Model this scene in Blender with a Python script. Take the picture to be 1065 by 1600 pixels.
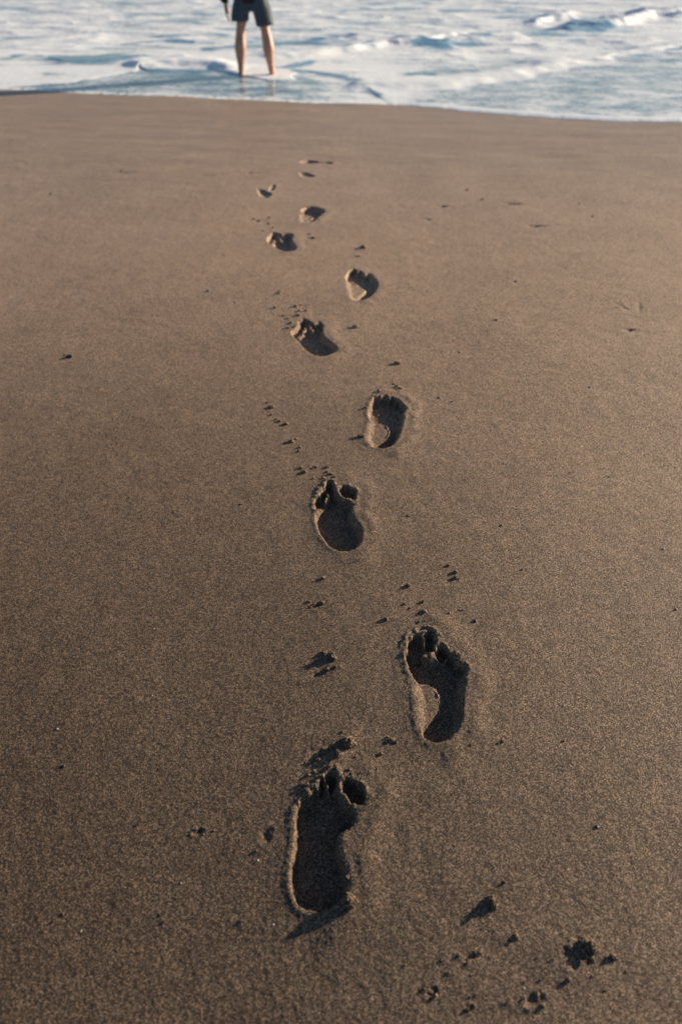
import bpy, bmesh, math, random
import numpy as np
from mathutils import Vector, Matrix, noise as mnoise

R = math.radians
rng = np.random.RandomState(7)
random.seed(7)
scene = bpy.context.scene
for o in list(bpy.data.objects):
    bpy.data.objects.remove(o, do_unlink=True)

# ------------------------------------------------------------------ camera
H, TH, FPX = 1.35, R(39.73), 1077.0          # eye height, pitch below level, focal length for a 1600 px high frame
cam = bpy.data.cameras.new('camera')
camo = bpy.data.objects.new('camera', cam)
scene.collection.objects.link(camo)
camo.location = (0, 0, H)
camo.rotation_euler = (math.pi / 2 - TH, 0, 0)
cam.sensor_fit = 'VERTICAL'
cam.sensor_height = 36
cam.lens = FPX / 1600 * 36
cam.clip_start, cam.clip_end = 0.02, 9000
cam.dof.use_dof = True
cam.dof.focus_distance = 1.85
cam.dof.aperture_fstop = 2.1
scene.camera = camo

# ------------------------------------------------------------------ sky, sun, exposure
SUN_EL, SUN_AZ = R(13.5), R(27)              # azimuth counted from +X (right) towards +Y (sea)
world = bpy.data.worlds.new('World')
scene.world = world
world.use_nodes = True
nt = world.node_tree
sky = nt.nodes.new('ShaderNodeTexSky')
sky.sky_type = 'NISHITA'
sky.sun_disc = False
sky.sun_elevation = SUN_EL
sky.sun_rotation = math.pi / 2 - SUN_AZ
sky.air_density = 1.0
sky.dust_density = 0.6
sky.ozone_density = 2.5
nt.links.new(sky.outputs[0], nt.nodes['Background'].inputs[0])
nt.nodes['Background'].inputs[1].default_value = 0.06
sl = bpy.data.lights.new('sun', 'SUN')
sl.energy = 5.0
sl.angle = R(0.55)
sl.color = (1.0, 0.815, 0.60)
so = bpy.data.objects.new('sun', sl)
scene.collection.objects.link(so)
sd = Vector((math.cos(SUN_AZ) * math.cos(SUN_EL), math.sin(SUN_AZ) * math.cos(SUN_EL), math.sin(SUN_EL)))
so.rotation_euler = (-sd).to_track_quat('-Z', 'Y').to_euler()
so.location = (6, 4, 5)
scene.view_settings.view_transform = 'Standard'
scene.view_settings.look = 'None'
scene.view_settings.gamma = 1.0
scene.view_settings.exposure = 1.0
try:
    scene.view_settings.use_curve_mapping = False
except Exception:
    pass
scene.render.resolution_x, scene.render.resolution_y = 681, 1024

# ------------------------------------------------------------------ helpers
CO, SI = math.cos(TH), math.sin(TH)
YH = 800 - FPX * math.tan(TH)                 # row of the horizon
def ground_at(px, py, z=0.0):
    """where the sight line through a point of the photograph meets the level z"""
    dx, dv = (px - 532.5) / FPX, (py - 800) / FPX
    d = np.array([dx, CO - dv * SI, -SI - dv * CO])
    t = (z - H) / d[2]
    return d[0] * t, d[1] * t
def ground_on(px, py, off=0.0):
    """the same, on the swelling beach surface"""
    z = 0.0
    for _ in range(6):
        x, y = ground_at(px, py, z)
        z = float(sand_base(np.array([x]), np.array([y]))[0]) + off
    return ground_at(px, py, z)
def layout(x, y):
    """ground position -> plan units in which the shore was measured"""
    z = y * CO + H * SI
    return 532.5 + FPX * x / z, 800 + FPX * (H * CO - y * SI) / z

_P = rng.permutation(1024)
_P = np.concatenate([_P, _P, _P])
_G = np.stack([np.cos(np.linspace(0, 2 * np.pi, 64, endpoint=False)), np.sin(np.linspace(0, 2 * np.pi, 64, endpoint=False))], 1)
def perlin(x, y):
    xi, yi = np.floor(x).astype(np.int64), np.floor(y).astype(np.int64)
    xf, yf = x - xi, y - yi
    xi &= 1023; yi &= 1023
    u, v = xf * xf * xf * (xf * (xf * 6 - 15) + 10), yf * yf * yf * (yf * (yf * 6 - 15) + 10)
    def g(a, b, fx, fy):
        h = _P[_P[a] + b] & 63
        return _G[h, 0] * fx + _G[h, 1] * fy
    n00 = g(xi, yi, xf, yf); n10 = g(xi + 1, yi, xf - 1, yf)
    n01 = g(xi, yi + 1, xf, yf - 1); n11 = g(xi + 1, yi + 1, xf - 1, yf - 1)
    a = n00 + u * (n10 - n00); b = n01 + u * (n11 - n01)
    return (a + v * (b - a)) * 1.5
def fbm(x, y, scale, octs=4, gain=0.5, off=0.0):
    s, a = 0, 1.0
    for k in range(octs):
        s = s + a * perlin(x * scale + off + 17.3 * k, y * scale + off * 0.7 + 5.1 * k)
        scale *= 2.03; a *= gain
    return s
def sm(e0, e1, v):
    t = np.clip((v - e0) / (e1 - e0), 0, 1)
    return t * t * (3 - 2 * t)

def tag(o, label=None, cat=None, group=None, kind=None):
    if label: o['label'] = label
    if cat: o['category'] = cat
    if group: o['group'] = group
    if kind: o['kind'] = kind
    return o
def link(name, me, parent=None, loc=None):
    o = bpy.data.objects.new(name, me)
    scene.collection.objects.link(o)
    if loc is not None: o.location = loc
    if parent is not None: o.parent = parent
    return o

# ------------------------------------------------------------------ materials
def nodes_of(name):
    m = bpy.data.materials.new(name)
    m.use_nodes = True
    n = m.node_tree.nodes; l = m.node_tree.links
    return m, n, l, n['Principled BSDF']
def nnoise(n, l, vec, scale, detail=3, rough=0.5, kind='ShaderNodeTexNoise'):
    t = n.new(kind)
    t.inputs['Scale'].default_value = scale
    if 'Detail' in t.inputs: t.inputs['Detail'].default_value = detail
    if 'Roughness' in t.inputs: t.inputs['Roughness'].default_value = rough
    l.new(vec, t.inputs['Vector'])
    return t
def ramp(n, l, fac, stops):
    r = n.new('ShaderNodeValToRGB')
    while len(r.color_ramp.elements) < len(stops): r.color_ramp.elements.new(0.5)
    for e, (p, c) in zip(r.color_ramp.elements, stops):
        e.position = p; e.color = (*c, 1) if len(c) == 3 else c
    l.new(fac, r.inputs['Fac'])
    return r
def mix(n, l, a, b, fac, mode='MIX'):
    m = n.new('ShaderNodeMix'); m.data_type = 'RGBA'; m.blend_type = mode
    for sock, v in ((m.inputs[0], fac), (m.inputs[6], a), (m.inputs[7], b)):
        if hasattr(v, 'is_linked'): l.new(v, sock)
        elif isinstance(v, (int, float)): sock.default_value = v
        else: sock.default_value = (*v, 1)
    return m.outputs[2]

def sand_material(name='damp_sand', gain=1.0):
    m, n, l, b = nodes_of(name)
    geo = n.new('ShaderNodeNewGeometry'); P = geo.outputs['Position']
    patch = nnoise(n, l, P, 2.6, 4, 0.55)
    base = ramp(n, l, patch.outputs['Fac'], [(0.3, (0.160 * gain, 0.113 * gain, 0.079 * gain)), (0.7, (0.188 * gain, 0.133 * gain, 0.092 * gain))])
    # damper, darker sand with an uneven outline; near-left light falloff is painted in too
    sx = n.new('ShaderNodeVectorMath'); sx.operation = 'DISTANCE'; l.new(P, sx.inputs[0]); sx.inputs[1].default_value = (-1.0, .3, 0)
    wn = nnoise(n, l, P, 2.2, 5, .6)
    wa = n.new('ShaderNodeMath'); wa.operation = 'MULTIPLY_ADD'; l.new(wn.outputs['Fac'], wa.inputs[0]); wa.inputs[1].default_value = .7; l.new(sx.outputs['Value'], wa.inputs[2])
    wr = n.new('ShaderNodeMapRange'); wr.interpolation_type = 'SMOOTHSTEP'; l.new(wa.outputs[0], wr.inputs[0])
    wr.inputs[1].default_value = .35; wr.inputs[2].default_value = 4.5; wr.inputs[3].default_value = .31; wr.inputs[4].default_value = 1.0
    mott = nnoise(n, l, P, 38, 3, 0.6)
    mr = ramp(n, l, mott.outputs['Fac'], [(0.3, (0.90, 0.90, 0.92)), (0.7, (1.08, 1.07, 1.05))])
    c = mix(n, l, base.outputs[0], mr.outputs[0], 1.0, 'MULTIPLY')
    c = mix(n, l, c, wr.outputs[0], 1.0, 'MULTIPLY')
    gr = nnoise(n, l, P, 500, 1, 0.5, 'ShaderNodeTexVoronoi')           # grains of sand about 2 mm
    sep = n.new('ShaderNodeSeparateColor'); l.new(gr.outputs['Color'], sep.inputs[0])
    g1 = ramp(n, l, sep.outputs[0], [(0.0, (0.38, 0.36, 0.35)), (0.3, (0.78, 0.78, 0.78)), (0.72, (1.08, 1.06, 1.03)), (0.94, (1.55, 1.5, 1.45)), (0.985, (2.4, 2.3, 2.2)), (1.0, (4.4, 4.2, 4.0))])
    c = mix(n, l, c, g1.outputs[0], 1.0, 'MULTIPLY')
    g2 = ramp(n, l, sep.outputs[1], [(0.0, (1.12, 0.97, 0.84)), (0.5, (1, 1, 1)), (1.0, (0.90, 1.0, 1.1))])
    c = mix(n, l, c, g2.outputs[0], 0.6, 'MULTIPLY')
    l.new(c, b.inputs['Base Color'])
    # the wash zone stays wet: its gloss rises towards the water
    sp = n.new('ShaderNodeSeparateXYZ'); l.new(P, sp.inputs[0])
    wl = n.new('ShaderNodeMath'); wl.operation = 'MULTIPLY_ADD'; l.new(patch.outputs['Fac'], wl.inputs[0]); wl.inputs[1].default_value = 1.5; l.new(sp.outputs['Y'], wl.inputs[2])
    wm = n.new('ShaderNodeMath'); wm.operation = 'MULTIPLY_ADD'; l.new(sp.outputs['X'], wm.inputs[0]); wm.inputs[1].default_value = -.45; l.new(wl.outputs[0], wm.inputs[2])
    for (sock, lo, hi) in (('Roughness', .62, .45), ('Specular IOR Level', .12, .45)):
        mm = n.new('ShaderNodeMapRange'); mm.interpolation_type = 'SMOOTHSTEP'; l.new(wm.outputs[0], mm.inputs[0])
        mm.inputs[1].default_value = 2.2; mm.inputs[2].default_value = 8.5; mm.inputs[3].default_value = lo; mm.inputs[4].default_value = hi
        l.new(mm.outputs[0], b.inputs[sock])
    # relief of the grains
    h1 = nnoise(n, l, P, 520, 2, 0.6)
    h2 = nnoise(n, l, P, 90, 2, 0.5)
    ad = n.new('ShaderNodeMath'); ad.operation = 'MULTIPLY_ADD'
    l.new(gr.outputs['Distance'], ad.inputs[0]); ad.inputs[1].default_value = -1.0
    l.new(h1.outputs['Fac'], ad.inputs[2])
    bp = n.new('ShaderNodeBump')
    bp.inputs['Strength'].default_value = 0.75
    bp.inputs['Distance'].default_value = 0.0018
    l.new(ad.outputs[0], bp.inputs['Height']); l.new(bp.outputs[0], b.inputs['Normal'])
    return m
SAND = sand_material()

# ------------------------------------------------------------------ footprints: outlines on the ground
def zp(pts, ox, oy, s):
    return [(ox + x / s, oy + y / s) for x, y in pts]
def smooth_poly(pts, k=6):
    """closed Catmull-Rom through the corners"""
    p = np.array(pts); out = []
    n = len(p)
    for i in range(n):
        a, b, c, d = p[i - 1], p[i], p[(i + 1) % n], p[(i + 2) % n]
        for t in np.linspace(0, 1, k, endpoint=False):
            out.append(0.5 * ((2 * b) + (-a + c) * t + (2 * a - 5 * b + 4 * c - d) * t * t + (-a + 3 * b - 3 * c + d) * t ** 3))
    return np.array(out)
def sdf_poly(x, y, poly):
    d = np.full(x.shape, 1e9); inside = np.zeros(x.shape, bool)
    n = len(poly)
    for i in range(n):
        ax, ay = poly[i]; bx, by = poly[(i + 1) % n]
        ex, ey = bx - ax, by - ay
        t = np.clip(((x - ax) * ex + (y - ay) * ey) / (ex * ex + ey * ey + 1e-12), 0, 1)
        d = np.minimum(d, (x - ax - t * ex) ** 2 + (y - ay - t * ey) ** 2)
        c = ((ay > y) != (by > y))
        if abs(by - ay) > 1e-12:
            inside ^= c & (x < (bx - ax) * (y - ay) / (by - ay) + ax)
    d = np.sqrt(d)
    return np.where(inside, -d, d)

def sand_base(x, y, ripple=1.0):
    """the beach without marks: a low swell near the camera, long slope to the sea"""
    yc = np.clip(y, -.6, 60)
    # slope rises gently away from the camera, levels off, then falls to the water
    z = -.075 * .5 * np.log1p(np.exp((1.15 - yc) / .5)) - .016 * 1.0 * np.log1p(np.exp((yc - 2.2) / 1.0))
    z = z + .035 * .35 * np.tanh((x + .05) / .35) * sm(3.2, .4, y) - .030 * 1.2 * np.tanh(x / 1.2) * sm(2.2, 6, y) * sm(60, 12, np.abs(y))
    fade = sm(40, 15, np.hypot(x, y))
    z = z + fade * (0.010 * perlin(x * .55 + 3.1, y * .45 + 8.7) + 0.003 * perlin(x * 1.7 + 1.2, y * 1.3 + 2.9))
    z = z + ripple * sm(4, 7, y) * sm(11.5, 9, y) * sm(60, 20, np.abs(x)) * 0.0045 * fbm(x * 0.35, y, 3.0, 3)
    return z

# each print: sole outline, shallow arch outline, toes (x, y, half width, half length, turn), all measured, then laid on the ground
A1 = (400, 1140, 4.26); A2 = (420, 880, 2.803); A3 = (400, 600, 3.55); A5 = (380, 230, 4.096)
PRINTS = [
 dict(z=A1, depth=.027, sole=[(325,470),(290,520),(268,600),(278,700),(262,800),(248,900),(246,1000),(262,1105),(310,1170),(400,1200),(485,1188),(560,1140),(606,1090),(608,1010),(585,930),(556,850),(548,760),(556,705),(600,668),(645,632),(662,570),(640,520),(600,500),(560,440),(530,402),(470,410),(395,432)],
      arch=None, toes=[(437,392,20,48,5),(507,352,32,58,0),(650,418,50,92,-42),(388,440,22,36,10)], wall=.006, right=.010,
      ridge=[([(548,395),(585,450),(612,502)],.75,.005),([(470,400),(440,430),(400,440)],.35,.005),([(500,690),(545,690),(560,640)],.6,.006),([(560,640),(600,665)],.5,.004)],
      label='deep left footprint nearest the bottom edge, big toe split off', lip=1.0),
 dict(z=A2, depth=.026, sole=[(606,395),(612,440),(626,480),(648,508),(700,520),(738,556),(748,610),(728,662),(690,708),(676,744),(706,774),(760,772),(812,738),(834,684),(842,620),(844,560),(850,500),(828,460),(795,425),(740,420),(700,430),(660,425)],
      arch=[(632,470),(644,560),(654,640),(662,700),(680,752),(706,774),(760,700),(780,600),(740,520),(680,480)], toes=[(645,372,38,56,10),(703,345,21,44,0),(755,398,24,30,-20),(796,430,24,28,-30),(834,468,22,28,-35)], wall=.006, right=.024,
      ridge=[([(615,440),(680,440),(715,432),(750,470),(810,525)],.55,.005),([(676,330),(680,400),(684,440)],.7,.003),([(728,380),(735,420)],.5,.004)],
      label='sharp right footprint second from the bottom with pale raised arch', lip=.8),
 dict(z=A3, depth=.027, sole=[(338,735),(350,800),(378,852),(420,902),(480,926),(540,916),(570,884),(581,835),(568,790),(540,755),(524,712),(535,670),(500,650),(470,640),(440,618),(400,640),(368,690)],
      arch=None, toes=[(508,606,30,46,-62),(412,582,20,42,-8),(376,612,18,26,10),(350,662,22,34,10)], wall=.006, right=.016,
      ridge=[([(432,555),(455,600),(485,640)],.85,.004),([(375,690),(385,650),(400,610)],.6,.004),([(455,725),(500,728),(525,740)],.45,.007)],
      label='left footprint with crumbled toe edge, third from the bottom', lip=1.0),
 dict(z=A3, depth=.026, sole=[(638,130),(634,180),(650,202),(700,206),(738,240),(735,282),(705,310),(655,338),(700,354),(745,342),(780,302),(800,240),(816,180),(804,136),(775,110),(700,112)],
      arch=[(646,190),(624,255),(616,306),(654,348),(720,340),(760,260),(720,200)], toes=[(672,112,32,36,15),(716,92,22,24,0),(752,98,20,22,-10),(786,114,18,22,-25),(810,140,16,20,-30)], wall=.008, right=.020,
      ridge=[([(655,150),(710,140),(770,160),(800,210)],.3,.006)],
      label='right footprint with rounded light arch, fourth from the bottom', lip=.6),
 dict(z=A5, depth=.028, sole=[(340,1222),(395,1285),(450,1325),(510,1338),(562,1322),(600,1296),(570,1258),(522,1220),(505,1190),(512,1150),(490,1122),(455,1134),(428,1122),(395,1105),(366,1118),(352,1150),(324,1172),(318,1200)],
      arch=None, toes=[], wall=.007, right=.016,
      ridge=[([(415,1128),(440,1165)],.9,.010),([(350,1195),(375,1185),(395,1150)],.8,.009),([(470,1120),(490,1160)],.4,.008)],
      label='slanted left footprint with loose toe crumbs, fifth from the bottom', lip=1.0),
 dict(z=A5, depth=.026, sole=[(664,825),(668,855),(700,876),(740,886),(775,908),(750,942),(705,970),(750,978),(800,962),(842,922),(860,880),(836,838),(806,812),(778,816),(750,796),(730,802),(708,782),(680,798)],
      arch=[(664,850),(672,920),(688,968),(730,974),(790,910),(745,880)], toes=[], wall=.007, right=.020,
      label='right footprint sixth from the bottom, curled around a light arch', lip=.6),
 dict(z=A5, depth=.030, sole=[(160,598),(200,636),(268,668),(322,660),(338,640),(316,608),(306,585),(318,562),(280,556),(245,562),(205,548),(180,560)],
      arch=None, toes=[],
      ridge=[([(225,560),(245,590)],.8,.014),([(180,612),(195,580)],.7,.014)], wall=.007, right=.016,
      label='left footprint seventh from the bottom, low and wide with dark heel', lip=1.0),
 dict(z=A5, depth=.030, sole=[(380,398),(392,425),(430,432),(448,450),(420,464),(385,474),(440,476),(470,456),(500,430),(520,410),(490,392),(430,384)],
      arch=[(362,430),(366,474),(385,478),(440,460),(440,430),(400,420)], toes=[], wall=.007, right=.02,
      label='small far right footprint, eighth from the bottom, heel at its lower left', lip=.7),
 dict(z=A5, depth=.014, sole=[(104,272),(114,305),(145,324),(178,308),(172,292),(140,284)], arch=None, toes=[(185,262,20,6,-60)], wall=.02, right=.02,
      label='faint shallow footprint left of the far end of the trail', lip=.5),
 dict(z=A5, depth=.012, sole=[(368,166),(390,188),(430,192),(462,184),(440,176),(400,166)], arch=None, toes=[], wall=.02, right=.02,
      label='faint shallow footprint at the far end of the trail, second from the sea', lip=.3),
 dict(z=A5, depth=.018, sole=[(366,94),(420,102),(480,100),(540,108),(578,100),(540,94),(480,94),(420,84)], arch=None, toes=[], wall=.02, right=.02,
      label='thin dark footprint slit at the sea end of the trail', lip=.5),
 dict(z=(640,1340,2.506), depth=.0045, sole=[(600,378),(622,392),(632,432),(648,438),(668,405),(700,412),(716,380),(690,352),(672,362),(650,346),(630,360)], arch=None, toes=[], wall=.006, right=.008,
      label='crumbly toe dent in the sand at the lower right', lip=1.4, name='toe_dent', cat='dent'),
]
def zv(pt, z): return (z[0] + pt[0] / z[2], z[1] + pt[1] / z[2])
for p in PRINTS:
    p['g'] = smooth_poly([ground_on(*zv(q, p['z'])) for q in p['sole']], 5)
    p['a'] = smooth_poly([ground_on(*zv(q, p['z'])) for q in p['arch']], 4) if p['arch'] else None
    p['t'] = []
    for (x, y, a, b, turn) in p['toes']:
        r = R(turn); pts = []
        for k in range(14):
            w = 2 * math.pi * k / 14
            lx, ly = a * math.cos(w), b * math.sin(w)
            pts.append(ground_on(*zv((x + lx * math.cos(r) + ly * math.sin(r) * (-1), y + lx * math.sin(r) + ly * math.cos(r)), p['z'])))
        p['t'].append(np.array(pts))
    p['r'] = [([ground_on(*zv(q, p['z'])) for q in pts], amp, wid) for (pts, amp, wid) in p.get('ridge', [])]
    allp = np.concatenate([p['g']] + p['t'] + ([p['a']] if p['a'] is not None else []))
    p['bb'] = (allp[:, 0].min() - .09, allp[:, 0].max() + .13, allp[:, 1].min() - .09, allp[:, 1].max() + .09)

# small pits, drags and scrapes of the surface: position in plan units, length and width (m), turn, depth
DENTS = [(496,945,.030,.010,20,.004),(500,1052,.05,.016,20,.004),(515,1172,.06,.022,25,.006),(983,516,.04,.02,0,.008),(998,480,.14,.018,72,.0022),
         (972,480,.12,.018,108,.002),(800,318,.10,.04,0,.014),(690,322,.08,.04,0,.009),(838,353,.09,.03,0,.012),(665,343,.07,.03,0,.006),
         (415,1305,.022,.016,80,.003),(310,1300,.014,.008,20,.004),(835,1562,.022,.012,20,.005),
         (735,1495,.02,.008,20,.004),(675,1550,.015,.008,30,.004),(640,455,.05,.006,60,.002),(628,452,.05,.006,60,.002),(190,270,.12,.05,0,.006),
         (320,275,.1,.05,0,.004),(400,345,.10,.05,0,.006),(485,372,.07,.03,0,.005),(620,452,.08,.02,40,.003),(395,270,.3,.06,0,.004),(280,240,.4,.08,0,.004)]

def sand_height(x, y):
    z = sand_base(x, y)
    near = sm(9, 6, y) * sm(30, 8, np.abs(x))
    # gentle lumpiness of the swash-smoothed surface; a little rougher low in the frame
    z = z + near * (0.0010 * fbm(x, y, 12, 3) + 0.00022 * fbm(x, y, 90, 3, 0.6) * (1 + 1.0 * sm(1.6, .5, y)))
    inside = np.full(x.shape, -1, np.int32)
    for (px, py, L, W, turn, dep) in DENTS:
        gx, gy = ground_on(px, py)
        m = (np.abs(x - gx) < L * 2.5 + W * 2) & (np.abs(y - gy) < L * 2.5 + W * 2)
        L, W = L * .8, W * .8
        if not m.any(): continue
        X, Y = x[m] - gx, y[m] - gy
        r = R(turn)
        a, b = X * math.cos(r) + Y * math.sin(r), -X * math.sin(r) + Y * math.cos(r)
        q = (a / L) ** 2 + (b / W) ** 2
        nz = 1 + 0.8 * fbm(x[m], y[m], 60 if gy < 2.5 else 22, 3)
        z[m] += -dep * np.exp(-q * 2.2) * nz + dep * (0.25 if gy < 2.5 else .05) * np.exp(-(np.sqrt(q) - 1.3) ** 2 * 6) * np.clip(nz, 0, 2)
    for i, p in enumerate(PRINTS):
        x0, x1, y0, y1 = p['bb']
        m = (x > x0) & (x < x1) & (y > y0) & (y < y1)
        if not m.any(): continue
        X, Y = x[m], y[m]
        cx = p['g'][:, 0].mean()
        wob = (0.0020 * fbm(X, Y, 45, 3) + 0.0012 * fbm(X, Y, 160, 2)) * (1 + (.9 if i < 4 else 2.2) * sm(-.02, .06, Y - p['g'][:, 1].mean()))
        ds = sdf_poly(X, Y, p['g']) + wob
        # the wall on the sunny (right) side slumps more gently than the crisp left one
        side = sm(-.03, .03, X - cx)
        wl = p['wall'] * (1 - side) + p['right'] * side
        D = p['depth']
        q_ = ds / np.maximum(wl, 1e-4)
        lo_ = -.35 - .65 * side; hi_ = 1 - .70 * side
        t_ = np.clip((hi_ - q_) / (hi_ - lo_), 0, 1)
        dep = D * t_ * t_ * (3 - 2 * t_)
        dep = dep * (1 + 0.10 * fbm(X, Y, 30, 3)) + 0.0006 * fbm(X, Y, 130, 3, .6) * (ds < 0)
        if p['a'] is not None:
            da = sdf_poly(X, Y, p['a']) + wob * 1.4
            dep = np.maximum(dep, D * ((0.40 if i < 4 else .26) + .05 * fbm(X, Y, 22, 2)) * sm(.004, -.022, da))
        rim = ds.copy()
        if p['a'] is not None: rim = np.minimum(rim, da)
        for tp in p['t']:
            wx_ = .0035 * fbm(X, Y, 55, 2, off=4); wy_ = .0035 * fbm(X, Y, 55, 2, off=8)
            dt = sdf_poly(X + wx_, Y + wy_, tp) + wob * 0.8 - (.007 if i >= 4 else .001)
            dep = np.maximum(dep, D * (0.95 if i < 4 else .62) * sm(.004, -.007, dt))
            rim = np.minimum(rim, dt)
        for (rp_, amp, wid) in p.get('r', []):
            dr = np.full(X.shape, 9.)
            for (ax, ay), (bx, by) in zip(rp_[:-1], rp_[1:]):
                ex, ey = bx - ax, by - ay
                t = np.clip(((X - ax) * ex + (Y - ay) * ey) / (ex * ex + ey * ey), 0, 1)
                dr = np.minimum(dr, np.hypot(X - ax - t * ex, Y - ay - t * ey))
            dr = dr + .0015 * fbm(X, Y, 110, 2)
            dep = dep - dep * amp * np.clip(.75 + .7 * fbm(X, Y, 90, 2), 0, 1.3) * np.exp(-(dr / wid) ** 2)
        toe_side = sm(-.02, .06, Y - (p['g'][:, 1].mean() + .25 * np.ptp(p['g'][:, 1])))
        lump = np.clip(fbm(X, Y, 60, 3) + .35, 0, 2)
        crumb = p['lip'] * (1 if i < 4 or i > 10 else .22) * toe_side * .0050 * lump * np.exp(-((rim - .006) / .009) ** 2)
        lip = (.0022 if i < 4 else .0006) * np.exp(-((rim - .009) / .010) ** 2) + .0012 * np.exp(-((rim - .02) / .025) ** 2)
        mound = (.0038 if i < 4 else .0022) * side * np.exp(-((rim - .040) / .028) ** 2) * (1 + .4 * fbm(X, Y, 12, 2)) * (1 if i < 8 else 0)
        z[m] += -dep + (lip + mound) * (rim > -.01) + crumb
        near_i = rim < (p['wall'] * .8 + .002)
        idx = np.where(m)[0] if x.ndim == 1 else None
        sub = inside[m]; sub[near_i] = i; inside[m] = sub
    return z, inside

# ------------------------------------------------------------------ the beach sheet, graded finer towards the trail
def rows_from(w0, w1, k=.001, e=1.4):
    w, out = w0, []
    while w < w1:
        out.append(w); w += k * w ** e
    return np.array(out)
W0 = 1.12
wrow = rows_from(1.30, 12.6)
front = wrow - W0
back = -np.geomspace(.05, 400, 30)[::-1] + front[0]
ahead = front[-1] + np.geomspace(.05, 60, 40)
yy = np.concatenate([back, front, ahead])
ww = np.clip(yy + W0, 1.25, None)
ud = np.linspace(-.46, .46, 1050)
uo = .46 + np.geomspace(.003, 40, 46)
uu = np.concatenate([-uo[::-1], ud, uo])
GX = uu[None, :] * ww[:, None]
far = sm(.46, 3, np.abs(uu))[None, :] * np.sign(uu)[None, :] * 120
GX = GX + far
GY = np.repeat(yy[:, None], len(uu), 1)
nr, nc = GX.shape
fx, fy = GX.ravel(), GY.ravel()
fz, inside = sand_height(fx, fy)
P3 = np.stack([fx, fy, fz], 1)
grid = P3.reshape(nr, nc, 3)
tu = np.gradient(grid, axis=1); tv = np.gradient(grid, axis=0)
NRM = np.cross(tu, tv); NRM /= np.linalg.norm(NRM, axis=2, keepdims=True) + 1e-12
NRM = NRM.reshape(-1, 3)
def build_patch(name, vidx_quads, P3, NRM, mats, origin=(0, 0, 0), attrs=None):
    used, inv = np.unique(vidx_quads, return_inverse=True)
    q = inv.reshape(-1, 4)
    me = bpy.data.meshes.new(name)
    me.vertices.add(len(used)); me.loops.add(q.size); me.polygons.add(len(q))
    me.vertices.foreach_set('co', (P3[used] - np.array(origin)).astype(np.float32).ravel())
    me.loops.foreach_set('vertex_index', q.ravel().astype(np.int32))
    me.polygons.foreach_set('loop_start', (np.arange(len(q)) * 4).astype(np.int32))
    me.polygons.foreach_set('loop_total', np.full(len(q), 4, np.int32))
    me.polygons.foreach_set('use_smooth', np.ones(len(q), bool))
    me.update(calc_edges=True)
    if NRM is not None:
        me.normals_split_custom_set_from_vertices(NRM[used].astype(np.float32))
    for k, v in (attrs or {}).items():
        a = me.attributes.new(k, 'FLOAT', 'POINT')
        a.data.foreach_set('value', v[used].astype(np.float32))
    for m in mats: me.materials.append(m)
    return me
def quads_of(nr, nc):
    i = np.arange(nr - 1)[:, None] * nc + np.arange(nc - 1)[None, :]
    return np.stack([i, i + 1, i + nc + 1, i + nc], -1).reshape(-1, 4)
Q = quads_of(nr, nc)
own = inside[Q[:, 0]]
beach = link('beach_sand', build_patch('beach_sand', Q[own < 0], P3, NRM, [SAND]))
tag(beach, kind='structure')
FEET = 'bare footprints in a trail leading to the sea'
for i, p in enumerate(PRINTS):
    q = Q[own == i]
    if not len(q): continue
    c = P3[np.unique(q)]
    org = (float(c[:, 0].mean()), float(c[:, 1].mean()), float(c[:, 2].min()))
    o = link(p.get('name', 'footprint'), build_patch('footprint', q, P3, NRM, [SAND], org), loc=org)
    tag(o, p['label'], p.get('cat', 'footprint'), None if 'cat' in p else FEET)

def ground_z(x, y):
    z, _ = sand_height(np.array([x], float), np.array([y], float))
    return float(z[0])

# ------------------------------------------------------------------ crumbs of sand, pebbles and shell bits lying on the beach
def lump_mesh(name, parts, mat, seed, rough=.35, sub=3):
    bm = bmesh.new()
    for (ox, oy, oz, rx, ry, rz) in parts:
        r = bmesh.ops.create_icosphere(bm, subdivisions=sub, radius=1.0)
        for v in r['verts']:
            d = v.co.copy()
            k = 1 + (rough * .3 * mnoise.noise(d * 9 + Vector((seed, 5, oz * 70))) if rough > .5 else 0) + rough * mnoise.noise(d * 1.6 + Vector((seed, ox * 90, 3))) + rough * .6 * mnoise.noise(d * 4.3 + Vector((seed, oy * 90, 9)))
            v.co = Vector((ox + d.x * rx * k, oy + d.y * ry * k, oz + d.z * rz * k))
    me = bpy.data.meshes.new(name)
    bm.to_mesh(me); bm.free()
    for f in me.polygons: f.use_smooth = True
    me.materials.append(mat)
    return me
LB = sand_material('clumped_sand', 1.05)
def clump(px, py, size, label, group=None, n=1, stretch=1.0, tall=.8, name='sand_clump', cat='sand clump'):
    gx, gy = ground_on(px, py)
    gz = ground_z(gx, gy)
    s = size / 1000.0 * (1.6 if (size < 10 and py < 1000) else (1.0 if px > 640 else 1.2)); tall *= .8
    rs = random.Random(int(px * 13 + py * 7))
    parts = [(0, 0, s * tall * .35, s * .5 * stretch, s * .5, s * .5 * tall)]
    for k in range(n - 1):
        a = rs.uniform(0, 6.28); q = rs.uniform(.35, .6)
        parts.append((math.cos(a) * s * .55 * stretch, math.sin(a) * s * .5, s * q * .25, s * q * .6, s * q * .6, s * q * .55 * tall))
    me = lump_mesh(name, parts, LB, rs.uniform(0, 50), .6, 4 if size >= 9 else 3)
    o = link(name, me, loc=(gx, gy, gz))
    o.rotation_euler.z = rs.uniform(-.4, .6)
    tag(o, label, cat, group)
    return o
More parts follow.
